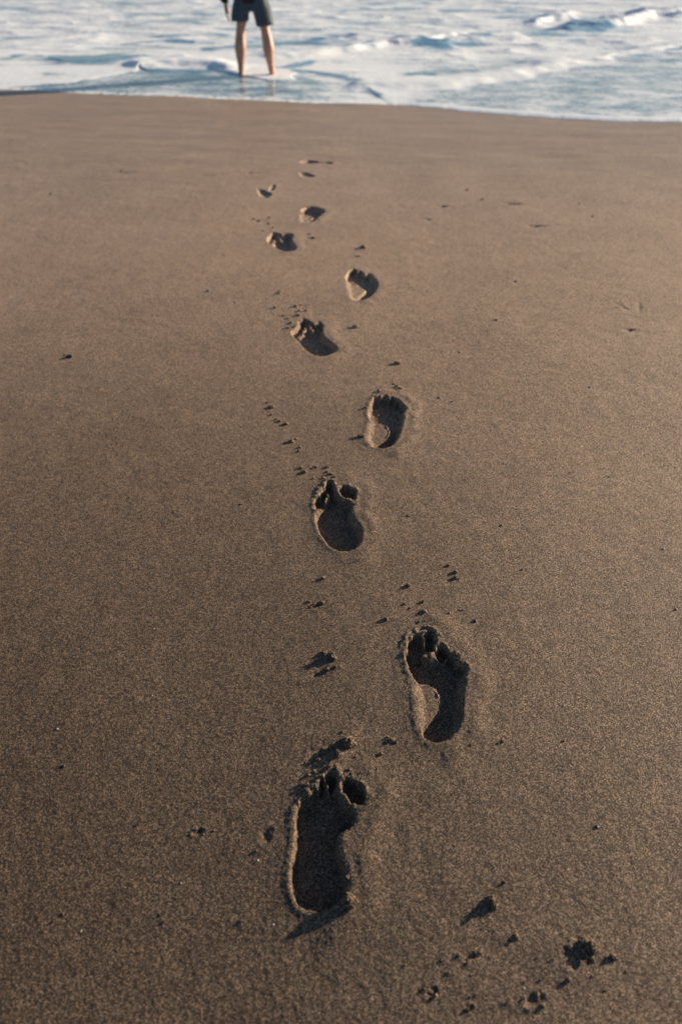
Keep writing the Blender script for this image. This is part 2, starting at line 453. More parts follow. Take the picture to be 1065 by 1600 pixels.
# the big, individual clods
clump(768,1410,15,'tall sand clod at the lower right casting a long pointed shadow', n=7, tall=1.15)
clump(787,1379,6,'small sand crumb just above the tall lower right clod', n=2)
clump(806,1464,8,'small sand clod below right of the tall pointed-shadow clod', n=3)
clump(956,1495,9,'round sand crumb right of the crumbly toe dent', n=2, tall=.9)
clump(922,1478,15,'clod on the right rim of the crumbly toe dent', n=6, tall=.8)
clump(908,1474,8,'crumb on the top rim of the crumbly toe dent', n=3)
clump(925,1500,8,'crumb on the lower right rim of the crumbly toe dent', n=3)
clump(888,1531,7,'sand crumb below the crumbly toe dent', n=3)
clump(838,1553,9,'broken sand clod near the bottom edge below the toe dent', n=7, tall=.7)
clump(848,1572,6,'tiny crumb under the broken clod at the bottom edge', n=2)
clump(543,1160,19,'broad broken sand clod ahead of the nearest footprint', n=5, tall=1.0)
clump(528,1180,10,'small crumb attached below the broad clod ahead of the nearest footprint', n=3)
clump(497,1188,8,'crumb at the lower left of the broad clod', n=3)
clump(535,1144,5,'tiny crumb just above the broad clod', n=2)
clump(545,1408,17,'upright lump of sand at the heel of the nearest footprint', n=4, tall=1.05)
clump(542,1372,8,'small crumb on the right rim of the nearest footprint', n=3)
clump(518,1026,15,'dark shadowed sand clod left of the second footprint toes', n=4, tall=1.0)
clump(507,1020,9,'crumb behind the dark shadowed clod left of the second footprint', n=2)
clump(524,1042,6,'thin crumb right below the dark shadowed clod', n=2)
clump(512,1046,8,'flat crumb directly below the dark shadowed clod', n=3)
clump(712,903,10,'largest of the thin sand flakes ahead of the second footprint', n=3, stretch=1.2)
clump(711,894,7,'middle sand flake ahead of the second footprint', n=2, stretch=1.2)
clump(700,884,5,'uppermost tiny sand flake ahead of the second footprint', n=2, stretch=1.2)
clump(455,690,13,'sand clod midway left of the fourth footprint with pale rim', n=4, stretch=1.3)
clump(620,568,15,'elongated sand clod ahead of the fourth footprint', n=4, stretch=1.4)
clump(555,511,16,'round sand clod right of the fifth footprint toes', n=3, stretch=1.2)
clump(567,387,20,'sand clod ahead of the sixth footprint', n=3, stretch=1.4)
clump(561,400,13,'flat crumb just below the clod ahead of the sixth footprint', n=3, stretch=1.8, tall=.5)
clump(565,683,9,'sand flake at the left rim of the fourth footprint heel', n=3, stretch=1.8)
clump(640,1003,6,'crumb on the left rim of the second footprint big toe', n=2)
def scatter(lst, label, group, n=2):
    for (px, py, s) in lst:
        clump(px, py, s, label, group, n, stretch=1.3, name='sand_crumb', cat='sand crumb')
scatter([(505,904,6),(503,942,7),(490,945,6),(486,949,4),(483,940,4)], 'one of the tiny sand crumbs left of and above the second footprint', 'crumbs left above the second footprint')
scatter([(638,915,6),(603,967,6),(661,940,4),(632,944,4),(663,956,6),(668,980,4),(655,972,3),(640,950,3)], 'one of the tiny sand crumbs just ahead of the second footprint toes', 'crumbs ahead of the second footprint')
scatter([(418,629,5),(424,636,9),(420,628,5),(424,648,5),(432,655,4),(437,658,6),(447,663,8),(441,664,4),(462,686,6),(468,699,5),(466,705,5)], 'one of the crumbs in the thin line left of the fourth footprint', 'line of crumbs left of the fourth footprint')
scatter([(470,731,6),(476,738,8),(494,730,6),(511,730,6),(517,741,7),(523,746,6),(505,747,5),(490,748,4),(512,737,5)], 'one of the crumbs in the row just ahead of the third footprint', 'crumbs ahead of the third footprint')
scatter([(592,612,8),(620,604,8),(625,607,7),(572,638,6),(586,630,5),(616,600,5)], 'one of the crumbs just ahead of the fourth footprint', 'crumbs ahead of the fourth footprint')
scatter([(430,481,8),(443,493,7),(450,498,6),(462,479,8),(470,477,7),(468,486,8),(478,486,7),(466,493,9),(474,499,9),(455,505,8),(438,456,9),(436,459,8),(461,511,7),(450,513,6)], 'one of the crumbs scattered ahead of the fifth footprint', 'crumbs ahead of the fifth footprint')
scatter([(398,342,10),(405,344,8),(420,340,10),(420,350,9),(427,356,7),(484,366,10),(490,371,9),(412,361,7)], 'one of the faint crumbs around the seventh footprint', 'crumbs around the seventh footprint')
scatter([(736,1492,6),(729,1499,5),(716,1493,5),(742,1488,4),(740,1571,6),(730,1577,5),(672,1549,6),(680,1556,5),(662,1545,4),(690,1500,4),(700,1520,4)], 'one of the small crumbs near the bottom edge left of the toe dent', 'crumbs near the bottom edge')
scatter([(785,1158,7),(778,1162,4),(612,1156,7),(618,1160,5),(606,1152,4),(595,1178,5),(735,1165,4)], 'one of the crumbs beside the second footprint heel', 'crumbs beside the second footprint heel')
scatter([(490,1206,5),(482,1212,5),(480,1228,6),(472,1226,5),(515,1200,5),(500,1214,4),(545,1204,5)], 'one of the crumbs along the toes of the nearest footprint', 'crumbs at the nearest footprint toes')
scatter([(306,1296,4),(318,1304,3),(334,1298,3),(214,1290,3),(98,1428,3.5),(84,1440,3),(250,1430,3.5),(258,1440,3),(400,1330,4),(376,1440,3)], 'one of the crumbs on the dark sand left of the nearest footprint', 'crumbs left of the nearest footprint')

def strewn(cx, cy, rx, ry, n, smin, smax, label, group, seed):
    rs = random.Random(seed)
    for k in range(n):
        clump(cx + rs.gauss(0, rx), cy + rs.gauss(0, ry), rs.uniform(smin, smax), label, group, 2, name='sand_crumb', cat='sand crumb')
strewn(735, 1525, 45, 28, 12, 2.0, 4.0, 'one of the small crumbs near the bottom edge left of the toe dent', 'crumbs near the bottom edge', 1)
strewn(880, 1520, 40, 28, 10, 2.0, 4.0, 'one of the tiny crumbs around and below the toe dent', 'crumbs around the toe dent', 2)
strewn(535, 1195, 35, 12, 8, 2.0, 3.6, 'one of the crumbs along the toes of the nearest footprint', 'crumbs at the nearest footprint toes', 3)
strewn(655, 965, 40, 14, 6, 1.4, 2.6, 'one of the tiny sand crumbs just ahead of the second footprint toes', 'crumbs ahead of the second footprint', 4)
def pebble_material(name, c, rough):
    m, n, l, b = nodes_of(name)
    tc = n.new('ShaderNodeTexCoord')
    t = nnoise(n, l, tc.outputs['Object'], 300, 3)
    r = ramp(n, l, t.outputs['Fac'], [(.3, tuple(k * .7 for k in c)), (.7, tuple(min(1, k * 1.25) for k in c))])
    l.new(r.outputs[0], b.inputs['Base Color']); b.inputs['Roughness'].default_value = rough
    return m
DARK = pebble_material('dark_wet_stone', (.022, .021, .022), .35)
PALE = pebble_material('pale_shell', (.42, .38, .33), .5)
REDD = pebble_material('reddish_shell', (.38, .15, .11), .5)
def bit(px, py, size, label, kind='pebble', group=None):
    gx, gy = ground_on(px, py); gz = ground_z(gx, gy); s = size / 1000 * (1 if kind == 'pebble' else .85)
    rs = random.Random(int(px * 3 + py * 11))
    if kind == 'pebble':
        me = lump_mesh('pebble', [(0, 0, s * .10, s * .62, s * .42, s * .28)], DARK, rs.uniform(0, 40), .18)
        cat = 'pebble'
    else:
        # curved chip of shell: bent shallow cap with thickness
        bm = bmesh.new(); nn = 10; rings = []
        for lay in (0, 1):
            for k in range(4):
                rr = s * .5 * (k + .3) / 3.3; row = []
                for j in range(nn):
                    w = math.pi * 2 * j / nn
                    jag = 1 + .16 * math.sin(3 * w + px)
                    row.append(bm.verts.new((rr * jag * math.cos(w), rr * .7 * jag * math.sin(w), s * .34 - (rr / (s * .5)) ** 2 * s * .26 - lay * s * .10)))
                rings.append(row)
        for a, b2 in ((0, 1), (1, 2), (2, 3), (5, 4), (6, 5), (7, 6), (3, 7)):
            for j in range(nn):
                bm.faces.new((rings[a][j], rings[a][(j + 1) % nn], rings[b2][(j + 1) % nn], rings[b2][j]))
        bm.faces.new(rings[0]); bm.faces.new(rings[4][::-1])
        bmesh.ops.recalc_face_normals(bm, faces=bm.faces)
        me = bpy.data.meshes.new('shell_chip'); bm.to_mesh(me); bm.free()
        me.materials.append(REDD if kind == 'red' else PALE)
        cat = 'shell'
    o = link('pebble' if kind == 'pebble' else 'shell_chip', me, loc=(gx, gy, gz))
    o.rotation_euler.z = rs.uniform(0, 6)
    if kind != 'pebble': o.rotation_euler.x = rs.uniform(-.5, .5)
    return tag(o, label, cat, group)
bit(109,558,26,'largest dark pebble, alone on the sand at the far left').rotation_euler.z = 0
bit(101,555,9,'small dark chip touching the left end of the largest dark pebble').rotation_euler.z = 0
bit(325,455,15,'dark pebble left of the fifth footprint')
bit(367,473,10,'small dark pebble just right of the pebble left of the fifth footprint')
bit(775,500,15,'dark pebble on smooth sand right of the sixth footprint')
bit(718,550,12,'dark pebble right of the elongated clod ahead of the fourth footprint')
bit(685,622,9,'left one of two dark specks right of the fourth footprint')
bit(705,628,8,'right one of two dark specks right of the fourth footprint')
bit(920,605,8,'dark speck on bare sand near the right edge, below the scraped v mark')
bit(805,440,13,'dark pebble in the upper right sand, above the pebble right of the sixth footprint')
bit(730,297,22,'dark blurred pebble far up the beach right of the trail')
bit(753,312,16,'dark blurred pebble just below right of the far blurred pebble')
bit(783,821,8,'dark speck on the sand right of the third footprint')
bit(637,806,7,'dark speck close to the right of the third footprint')
bit(570,741,5,'tiny dark speck between the third and fourth footprints')
bit(815,890,6,'dark speck right of the sand flakes ahead of the second footprint')
bit(742,970,8,'dark ring-like pebble right of the reddish shell chip')
bit(375,788,8,'dark pebble left of the third footprint')
bit(272,801,6,'dark speck farther left of the third footprint')
bit(380,636,6,'dark speck left of the thin line of crumbs')
bit(890,738,5,'tiny dark speck in the middle right sand, left of its neighbour')
bit(950,745,6,'tiny dark speck in the middle right sand, right of its neighbour')
bit(1055,952,7,'dark speck at the right edge beside the second footprint height')
bit(932,1292,6,'dark speck in the lower right sand above the toe dent')
bit(100,1197,7,'dark pebble at the left edge of the lower sand')
bit(880,1158,6,'dark speck right of the second footprint heel')
bit(80,303,15,'dark speck on the far sand at the upper left')
bit(190,267,18,'blurred dark speck far up the beach, left of the trail')
bit(925,338,16,'blurred dark speck on the far sand at the upper right')
bit(904,318,13,'fainter blurred dark speck left above the upper right speck')
bit(702,958,9,'reddish shell chip in front of the second footprint', 'red')
bit(978,413,11,'bright white shell chip on the sand at the upper right', 'white')
bit(1036,858,9,'pale shell chip near the right edge, middle height', 'white')
bit(1061,602,9,'pale shell chip at the very right edge', 'white')
bit(333,860,6,'pale shell chip left of the third footprint heel', 'white')
bit(277,870,6,'pale shell chip farther left of the third footprint heel', 'white')
bit(241,982,6,'pale shell chip on the dark sand in the left middle', 'white')
bit(90,1139,8,'pale shell chip at the left edge above the dark pebble', 'white')
bit(67,788,6,'tiny pale shell chip at the left edge, middle height', 'white')
bit(238,1087,6,'pale shell chip in the lower left sand', 'white')
bit(818,1544,5,'pale grain beside the broken clod at the bottom', 'white')
bit(427,1445,6,'pale shell chip below left of the nearest footprint', 'white')
bit(283,1380,5,'pale shell chip on dark sand left of the nearest footprint', 'white')
bit(127,1455,6,'pale shell chip in the bottom left corner area', 'white')
bit(403,1345,6,'pale shell chip close to the left of the nearest footprint', 'white')
bit(232,617,8,'pale shell chip below right of the largest dark pebble', 'white')
bit(68,506,9,'pale shell chip above left of the largest dark pebble', 'white')
bit(880,1103,6,'pale shell chip right of the second footprint', 'white')

# ------------------------------------------------------------------ the sea
SHORE = [(-1200,100),(-700,118),(-300,131),(-100,136),(0,140),(60,142),(150,147),(250,150),(330,153),(400,157),(470,160),(540,162),(600,162),(650,165),(700,171),(760,177),(820,181),(900,187),(960,190),(1010,191),(1065,191),(1200,190),(1500,196),(2200,210)]
sg = np.array([ground_on(*p) for p in SHORE])
sg = np.concatenate([[[-600, sg[0, 1] + 12]], [[-60, sg[0, 1] + 3]], sg, [[60, sg[-1, 1] - .4]], [[600, sg[-1, 1] - 8]]])
def shore_y(x):
    y = np.interp(x, sg[:, 0], sg[:, 1])
    for d in (.15, .3):
        y = .5 * y + .25 * (np.interp(x - d, sg[:, 0], sg[:, 1]) + np.interp(x + d, sg[:, 0], sg[:, 1]))
    return y + (.030 * perlin(x * 1.6 + 4, x * 0 + 1.5) + .014 * perlin(x * 6 + 4, x * 0 + 7.5) + .012 * perlin(x * 17, x * 0 + 2.5) + .006 * perlin(x * 41, x * 0 + 6.5)) * sm(30, 10, np.abs(x))
cu = np.concatenate([-(.52 + np.geomspace(.002, 60, 60))[::-1], np.linspace(-.52, .52, 760), .52 + np.geomspace(.002, 60, 60)])
dist = np.concatenate([[0, .004, .008, .013, .019, .026, .034, .043, .053], .06 + np.cumsum(.011 * np.ones(60)), ])
d0 = dist[-1]; ext = []
d = d0
while d < 26: d += .011 + .0035 * (d - .6); ext.append(d)
ext2 = list(d + np.geomspace(.2, 4500, 60))
dist = np.concatenate([dist, ext, ext2])
wx = (9.5 + .6 * dist ** .98 * (dist < 4000) + .6 * dist * 0)[:, None]
SX = cu[None, :] * wx
SX = SX + sm(.52, 3, np.abs(cu))[None, :] * np.sign(cu)[None, :] * 150
SY = shore_y(SX) + dist[:, None]
SD = np.repeat(dist[:, None], len(cu), 1)
sr, sc_ = SX.shape
X, Y, Dd = SX.ravel(), SY.ravel(), SD.ravel()
LX, LY = layout(X, Y)
def stroke(pts, width, power=2, taper=True):
    """soft band along a polyline in plan units"""
    best = np.zeros(LX.shape)
    for (a, b) in zip(pts[:-1], pts[1:]):
        ax, ay = a[:2]; bx, by = b[:2]
        wa = a[2] if len(a) > 2 else width; wb = b[2] if len(b) > 2 else width
        ex, ey = (bx - ax), (by - ay) * 4
        t = np.clip(((LX - ax) * ex + (LY - ay) * 4 * ey) / (ex * ex + ey * ey), 0, 1)
        dd = np.hypot((LX - ax - t * (bx - ax)) * .25, LY - ay - t * (by - ay))
        w = wa + t * (wb - wa)
        best = np.maximum(best, np.exp(-(dd / w) ** power))
    return best
warpx = 26 * fbm(X, Y, .8, 3); warpy = 3.0 * fbm(X, Y, 1.1, 3, off=9)
LX0, LY0 = LX.copy(), LY.copy()
LX, LY = LX + warpx * sm(.1, .8, Dd), LY + warpy * sm(.1, .8, Dd)
inner = sm(34, 24, Dd)
# front of the foam sheets (plan row as a function of plan column)
FR = np.array([(-900,118),(-300,126),(-60,127),(0,125),(100,118),(160,110),(196,103),(206,94),(214,101),(280,103),(340,104),(362,108),(400,114),(440,112),(475,101),(492,98),(520,108),(560,121),(590,130),(620,150),(640,175),(700,200),(3000,240)])
front_row = np.interp(LX, FR[:, 0], FR[:, 1])
behind = front_row - LY                                   # >0: covered by a foam sheet
sheet = sm(-1.2, 1.2, behind / (1 + 2.5 * sm(450, 540, LX)))
# ridges and hollows
ridge = stroke([(560,118,5),(700,112,6),(800,99,6),(880,84,5),(960,72,4),(1040,60,4),(1200,50,5)], 5)
ridgeL = stroke([(205,92,4),(280,86,5),(350,90,5),(366,98,4)], 5) 
ridgeM = stroke([(430,76,4),(520,70,4),(620,56,3),(700,45,3)], 4)
hump = stroke([(908,33),(945,32)], 6)
calm = np.clip(1 - 1.2 * hump, 0, 1)
capL = stroke([(845,26),(880,17)], 4); capR = stroke([(975,26),(1020,12),(1065,14)], 6)
row2 = stroke([(560,50),(640,52),(700,58),(760,44),(800,46)], 5)
leftw = stroke([(60,82),(110,86),(190,84)], 3.5)
swell = sm(1.2, 6.5, Dd)
churn = fbm(X * .55, Y, .95, 4, .42)
rid = 1 - np.abs(fbm(X * .5, Y * 1.0, .8, 3, .42, off=31)) * 1.9
Zs = np.repeat(sand_base(SX[:1], SY[:1]), sr, 0).ravel()
Zc = np.repeat(sand_base(SX[:1], SY[:1], 0.0), sr, 0).ravel() + .003
lvl = (Zs * sm(.25, 0, Dd) + Zc * sm(0, .25, Dd)) * sm(9, 1.0, Dd) + (-.14) * sm(1.0, 9, Dd)
Z = lvl + (.0035 + .005 * sm(560, 760, LX0)) * sm(0, .10, Dd) - .003 * sm(.08, .35, Dd)
Z += .0022 * fbm(X * .6, Y, 5, 3) * sm(.15, .8, Dd) * inner
Z += .009 * sheet * sm(.2, .5, Dd) * inner * sm(720, 590, LX) + .004 * sheet * inner
Z += inner * (.024 * swell * churn * calm + .030 * swell * np.clip(rid, 0, 1) ** 2 * calm)
Z += .04 * ridge + .06 * ridgeL + .05 * ridgeM + .13 * hump + .10 * capL + .13 * capR + .06 * row2 + .03 * leftw
Z += inner * .0028 * fbm(X, Y, 9, 3) * sheet * swell
openw = sm(24, 60, Dd)
Z += openw * .16 * fbm(X * .25, Y, .22, 3) * sm(900, 120, Dd)
Z = np.where(Dd < .001, Zs - .0015, Z)
# foam cover 0..1
n1 = fbm(X * .6, Y * 1.1, 1.2, 4, .5, off=3)
n2 = fbm(X * .5, Y, .75, 4, .55, off=12)
foam = sheet * np.clip(.72 - .10 * sm(80, 60, LY0) + .32 * n1 + .50 * n2, 0, 1)
right = sm(560, 700, LX0) * sm(62, 90, LY0)                # thin grey foam film at the right
foam = foam * (1 - right) + right * np.clip(.33 + .05 * n1 + .06 * n2, .22, .55) * sheet
foam += 1.6 * ridge * np.clip(1.0 + .8 * n1, .3, 1) + .8 * ridgeL * sheet + .6 * (capL + capR) + .5 * ridgeM
blue = stroke([(92,82),(150,84),(190,80)], 5.5) + stroke([(215,100),(330,103),(362,106)], 2.6) + stroke([(478,98),(520,107),(560,120),(590,130)], 3.2) \
     + stroke([(630,102),(662,101)], 2.4) + stroke([(320,66),(400,62),(520,48)], 3) + stroke([(200,58),(300,56)], 2) + .9 * stroke([(905,34),(948,33)], 5) \
     + stroke([(440,95),(490,88)], 3) + stroke([(725,44),(760,47)], 3) + stroke([(650,57),(690,60)], 3) + stroke([(1045,66),(1065,65)], 2.5) + .8 * stroke([(545,62),(580,64)], 2.5)\
     + stroke([(0,134),(90,130),(180,120)], 2.6)*.6 + stroke([(20,80),(40,78)], 2)
foam = foam - .95 * np.clip(blue, 0, 1)
foam = np.clip(foam, 0, 1) * (1 - openw * .85)
film = 1 - sheet
foam = np.maximum(foam, film * (.25 + .34 * sm(430, 590, LX0) + .14 * n1 + .08 * n2))
lipw = .11 + .05 * np.abs(perlin(X * 3, X * 0 + 9)) + .07 * sm(560, 700, LX0)
edge = sm(1.5, .7, Dd / lipw)
gapn = np.clip(.82 + 1.5 * perlin(X * 15, Y * 15) + .9 * sm(480, 640, LX0), 0, 1)
foam = np.clip(np.maximum(foam, edge * gapn * 1.1), 0, 1)
depth = np.clip(sm(.6, 5, Dd) * (1 - .75 * right) + .5 * np.clip(blue, 0, 1), 0, 1)
SP = np.stack([X, Y, Z], 1)
def water_material():
    m, n, l, b = nodes_of('sea_water')
    geo = n.new('ShaderNodeNewGeometry'); P = geo.outputs['Position']
    fo = n.new('ShaderNodeAttribute'); fo.attribute_name = 'foam'
    de = n.new('ShaderNodeAttribute'); de.attribute_name = 'depth'
    # water body
    body = n.new('ShaderNodeBsdfDiffuse'); body.inputs[0].default_value = (.22, .40, .54, 1)
    tr = n.new('ShaderNodeBsdfTransparent'); tr.inputs[0].default_value = (.86, .90, .92, 1)
    mb = n.new('ShaderNodeMixShader'); 
    dm = n.new('ShaderNodeMath'); dm.operation = 'MULTIPLY_ADD'; l.new(de.outputs['Fac'], dm.inputs[0]); dm.inputs[1].default_value = .48; dm.inputs[2].default_value = .50
    l.new(dm.outputs[0], mb.inputs[0]); l.new(tr.outputs[0], mb.inputs[1]); l.new(body.outputs[0], mb.inputs[2])
    gl = n.new('ShaderNodeBsdfGlossy'); gl.inputs['Roughness'].default_value = .14
    fr = n.new('ShaderNodeFresnel'); fr.inputs[0].default_value = 1.33
    rip = nnoise(n, l, P, 16, 4, .55)
    bp = n.new('ShaderNodeBump'); bp.inputs['Strength'].default_value = .35; bp.inputs['Distance'].default_value = .012
    l.new(rip.outputs['Fac'], bp.inputs['Height'])
    for q in (gl, fr): l.new(bp.outputs[0], q.inputs['Normal'])
    mw = n.new('ShaderNodeMixShader'); l.new(fr.outputs[0], mw.inputs[0]); l.new(mb.outputs[0], mw.inputs[1]); l.new(gl.outputs[0], mw.inputs[2])
    # foam broken up by bubbles and lace
    v = n.new('ShaderNodeTexVoronoi'); v.feature = 'DISTANCE_TO_EDGE'; v.inputs['Scale'].default_value = 9; l.new(P, v.inputs['Vector'])
    nf = nnoise(n, l, P, 3.2, 4, .5)
    a1 = n.new('ShaderNodeMath'); a1.operation = 'MULTIPLY_ADD'; l.new(nf.outputs['Fac'], a1.inputs[0]); a1.inputs[1].default_value = .9; l.new(fo.outputs['Fac'], a1.inputs[2])
    a2 = n.new('ShaderNodeMath'); a2.operation = 'MULTIPLY_ADD'; l.new(v.outputs[0], a2.inputs[0]); a2.inputs[1].default_value = -.5; l.new(a1.outputs[0], a2.inputs[2])
    rp = n.new('ShaderNodeMapRange'); rp.interpolation_type = 'SMOOTHSTEP'
    l.new(a2.outputs[0], rp.inputs[0]); rp.inputs[1].default_value = .38; rp.inputs[2].default_value = 1.05
    b.inputs['Base Color'].default_value = (.84, .87, .88, 1); b.inputs['Roughness'].default_value = .6
    b.inputs['Specular IOR Level'].default_value = .3
    fb = nnoise(n, l, P, 30, 3, .5)
    bq = n.new('ShaderNodeBump'); bq.inputs['Strength'].default_value = .35; bq.inputs['Distance'].default_value = .01
    l.new(fb.outputs['Fac'], bq.inputs['Height']); l.new(bq.outputs[0], b.inputs['Normal'])
    mo = n.new('ShaderNodeMixShader'); l.new(rp.outputs[0], mo.inputs[0]); l.new(mw.outputs[0], mo.inputs[1]); l.new(b.outputs[0], mo.inputs[2])
    l.new(mo.outputs[0], n['Material Output'].inputs['Surface'])
    return m
sea = link('sea_water', build_patch('sea_water', quads_of(sr, sc_), SP, None, [water_material()], attrs={'foam': foam, 'depth': depth}))
tag(sea, kind='structure')

# ------------------------------------------------------------------ the person at the water's edge
def skinned(name, V, E, Rr, root, sub=2):
    me = bpy.data.meshes.new(name + '_cage')
    me.from_pydata(V, E, [])
    o = bpy.data.objects.new('cage', me); scene.collection.objects.link(o)
    md = o.modifiers.new('s', 'SKIN')
    for i, r in enumerate(Rr):
        sv = me.skin_vertices[0].data[i]
        sv.radius = r if isinstance(r, tuple) else (r, r)
        sv.use_root = (i == root)
    md.use_smooth_shade = True
    m2 = o.modifiers.new('d', 'SUBSURF'); m2.levels = sub; m2.render_levels = sub
    dg = bpy.context.evaluated_depsgraph_get(); dg.update()
    out = bpy.data.meshes.new_from_object(o.evaluated_get(dg))
    bpy.data.objects.remove(o, do_unlink=True)
    out.name = name
    for f in out.polygons: f.use_smooth = True
    return out
class Sk:
    def __init__(s): s.V, s.E, s.R = [], [], []
    def add(s, co, r, prev=None):
        s.V.append(co); s.R.append(r)
        if prev is not None: s.E.append((prev, len(s.V) - 1))
        return len(s.V) - 1
    def chain(s, lst, prev):
        for co, r in lst: prev = s.add(co, r, prev)
        return prev
S = Sk()
pel = S.add((0, 0, .84), (.13, .095))
ch = S.chain([((0, .005, .96), (.115, .085)), ((0, .0, 1.10), (.125, .09)), ((0, 0, 1.24), (.135, .09)), ((0, -.005, 1.325), (.085, .06))], pel)
nk = S.chain([((0, .0, 1.375), .052), ((0, .012, 1.425), .052), ((0, .018, 1.475), (.068, .078)), ((0, .018, 1.54), (.075, .092)), ((0, .012, 1.59), (.055, .07))], ch)
hd = len(S.V) - 3
S.chain([((0, .100, 1.485), .018), ((0, .122, 1.478), .011)], hd)          # nose
for s in (-1, 1):
    S.chain([((s * .078, .0, 1.488), .014), ((s * .088, -.006, 1.500), .011)], hd)   # ears
chest = ch - 1
arms_x = 1
arms = {-1: [((-.185, -.005, 1.285), .052), ((-.245, -.02, 1.16), .043), ((-.325, -.035, 1.02), .037), ((-.345, -.015, .89), .033), ((-.305, .02, .775), .024)],
        1: [((.185, -.005, 1.285), .052), ((.225, -.01, 1.16), .043), ((.265, -.02, 1.03), .037), ((.235, .09, .96), .033), ((.15, .17, .92), .024)]}
tips = {}
for s in (-1, 1):
    w = S.chain(arms[s], chest)
    bx, by, bz = arms[s][-1][0]
    pm = S.chain([((bx + s * .0, by + .006, bz - .045), (.020, .036)), ((bx - s * .002, by + .012, bz - .085), (.016, .038))], w)
    for k, (oy, L) in enumerate(((-.030, .060), (-.010, .072), (.012, .076), (.032, .068))):
        S.chain([((bx - s * .002, by + .012 + oy, bz - .104), .0095), ((bx - s * .010, by + .014 + oy, bz - .104 - L * .5), .0088), ((bx - s * .026, by + .012 + oy, bz - .104 - L * .95), .0072)], pm)
    S.chain([((bx - s * .012, by + .045, bz - .058), .0115), ((bx - s * .022, by + .062, bz - .088), .0098), ((bx - s * .026, by + .066, bz - .112), .008)], pm - 1)
LEG = {-1: dict(hip=(-.095, 0, .78), mid=(-.135, .01, .62), knee=(-.172, .005, .455), calf=(-.182, -.020, .33), low=(-.192, -.008, .17), ank=(-.200, 0, .085), turn=-.12),
       1: dict(hip=(.095, 0, .78), mid=(.140, .01, .62), knee=(.180, .0, .455), calf=(.200, -.022, .33), low=(.217, -.01, .17), ank=(.230, 0, .085), turn=.22)}
for s in (-1, 1):
    g = {k: ((v[0] * .90, v[1], v[2]) if isinstance(v, tuple) else v) for k, v in LEG[s].items()}
    a = S.chain([(g['hip'], .090), (g['mid'], .072), ((g['knee'][0] - s * .008, .004, .52), .056), (g['knee'], .066), ((g['calf'][0] - s * .004, -.010, .395), .070), (g['calf'], .080), ((g['calf'][0] + s * .006, -.016, .25), .064), (g['low'], .045), (g['ank'], .041)], pel)
    t = g['turn']; ax, ay, az = g['ank']
    S.chain([((ax, ay - .03, .035), .033)], a)
    f1 = S.chain([((ax + math.sin(t) * .07, ay + .07, .042), (.030, .036)), ((ax + math.sin(t) * .14, ay + .135, .022), (.018, .042))], a)
    for k in range(5):
        off = (-.034 + .017 * k) * -s
        L = (.052, .046, .042, .036, .030)[k]
        S.chain([((ax + math.sin(t) * .16 + off, ay + .158 + L * .3 - k * .004, .014), .0105 if k == 0 else .008), ((ax + math.sin(t) * .17 + off, ay + .150 + L - k * .006, .011), .0095 if k == 0 else .007)], f1)
body = skinned('body', S.V, S.E, S.R, pel)
def cloth_mat(name, c, rough=.85, scale=60):
    m, n, l, b = nodes_of(name)
    tc = n.new('ShaderNodeTexCoord')
    t = nnoise(n, l, tc.outputs['Object'], scale, 4)
    r = ramp(n, l, t.outputs['Fac'], [(.3, tuple(k * .85 for k in c)), (.7, tuple(k * 1.15 for k in c))])
    l.new(r.outputs[0], b.inputs['Base Color']); b.inputs['Roughness'].default_value = rough
    bp = n.new('ShaderNodeBump'); bp.inputs['Strength'].default_value = .3; bp.inputs['Distance'].default_value = .003
    l.new(t.outputs['Fac'], bp.inputs['Height']); l.new(bp.outputs[0], b.inputs['Normal'])
    return m
skin = cloth_mat('skin', (.42, .22, .155), .5, 22)
skin.node_tree.nodes['Principled BSDF'].inputs['Subsurface Weight'].default_value = .12
skin.node_tree.nodes['Principled BSDF'].inputs['Subsurface Radius'].default_value = (.01, .004, .002)
body.materials.append(skin)
pgx, pgy = ground_on(399.5, 119, .03)

pz = float(sand_base(np.array([pgx]), np.array([pgy]))[0]) - .004
person = link('person', body, loc=(pgx, pgy, pz))
person.scale = (1.08,) * 3
tag(person, 'barefoot person in dark shorts and black long sleeved top standing in the shallow wash', 'person')

def union_mesh(name, loops_list, voxel, mat, fold=0.0, seed=0):
    """closed tubes (lists of rings) merged into one garment surface"""
    bm = bmesh.new(); N = 28
    for rings in loops_list:
        rv = []
        for (cx, cy, cz, rx, ry, tilt) in rings:
            rv.append([bm.verts.new((cx + rx * math.cos(2 * math.pi * j / N), cy + ry * math.sin(2 * math.pi * j / N), cz + tilt * math.cos(2 * math.pi * j / N))) for j in range(N)])
        for a, b in zip(rv[:-1], rv[1:]):
            for j in range(N): bm.faces.new((a[j], a[(j + 1) % N], b[(j + 1) % N], b[j]))
        bm.faces.new(rv[0][::-1]); bm.faces.new(rv[-1])
    bmesh.ops.recalc_face_normals(bm, faces=bm.faces)
    me = bpy.data.meshes.new('c'); bm.to_mesh(me); bm.free()
    o = bpy.data.objects.new('c', me); scene.collection.objects.link(o)
    md = o.modifiers.new('r', 'REMESH'); md.mode = 'VOXEL'; md.voxel_size = voxel; md.use_smooth_shade = True
    ms = o.modifiers.new('s', 'SMOOTH'); ms.iterations = 3; ms.factor = .5
    dg = bpy.context.evaluated_depsgraph_get(); dg.update()
    out = bpy.data.meshes.new_from_object(o.evaluated_get(dg))
    bpy.data.objects.remove(o, do_unlink=True)
    out.name = name
    if fold:
        for v in out.vertices:
            c = v.co
            k = mnoise.noise(Vector((c.x * 16, c.y * 16, c.z * 4 + seed))) * fold
            d = Vector((c.x - (.14 if c.x > 0 else -.14) * (c.z < .7), c.y, 0))
            if d.length > 1e-4: v.co += d.normalized() * k
    for f in out.polygons: f.use_smooth = True
    out.materials.clear()
    out.materials.append(mat)
    return out
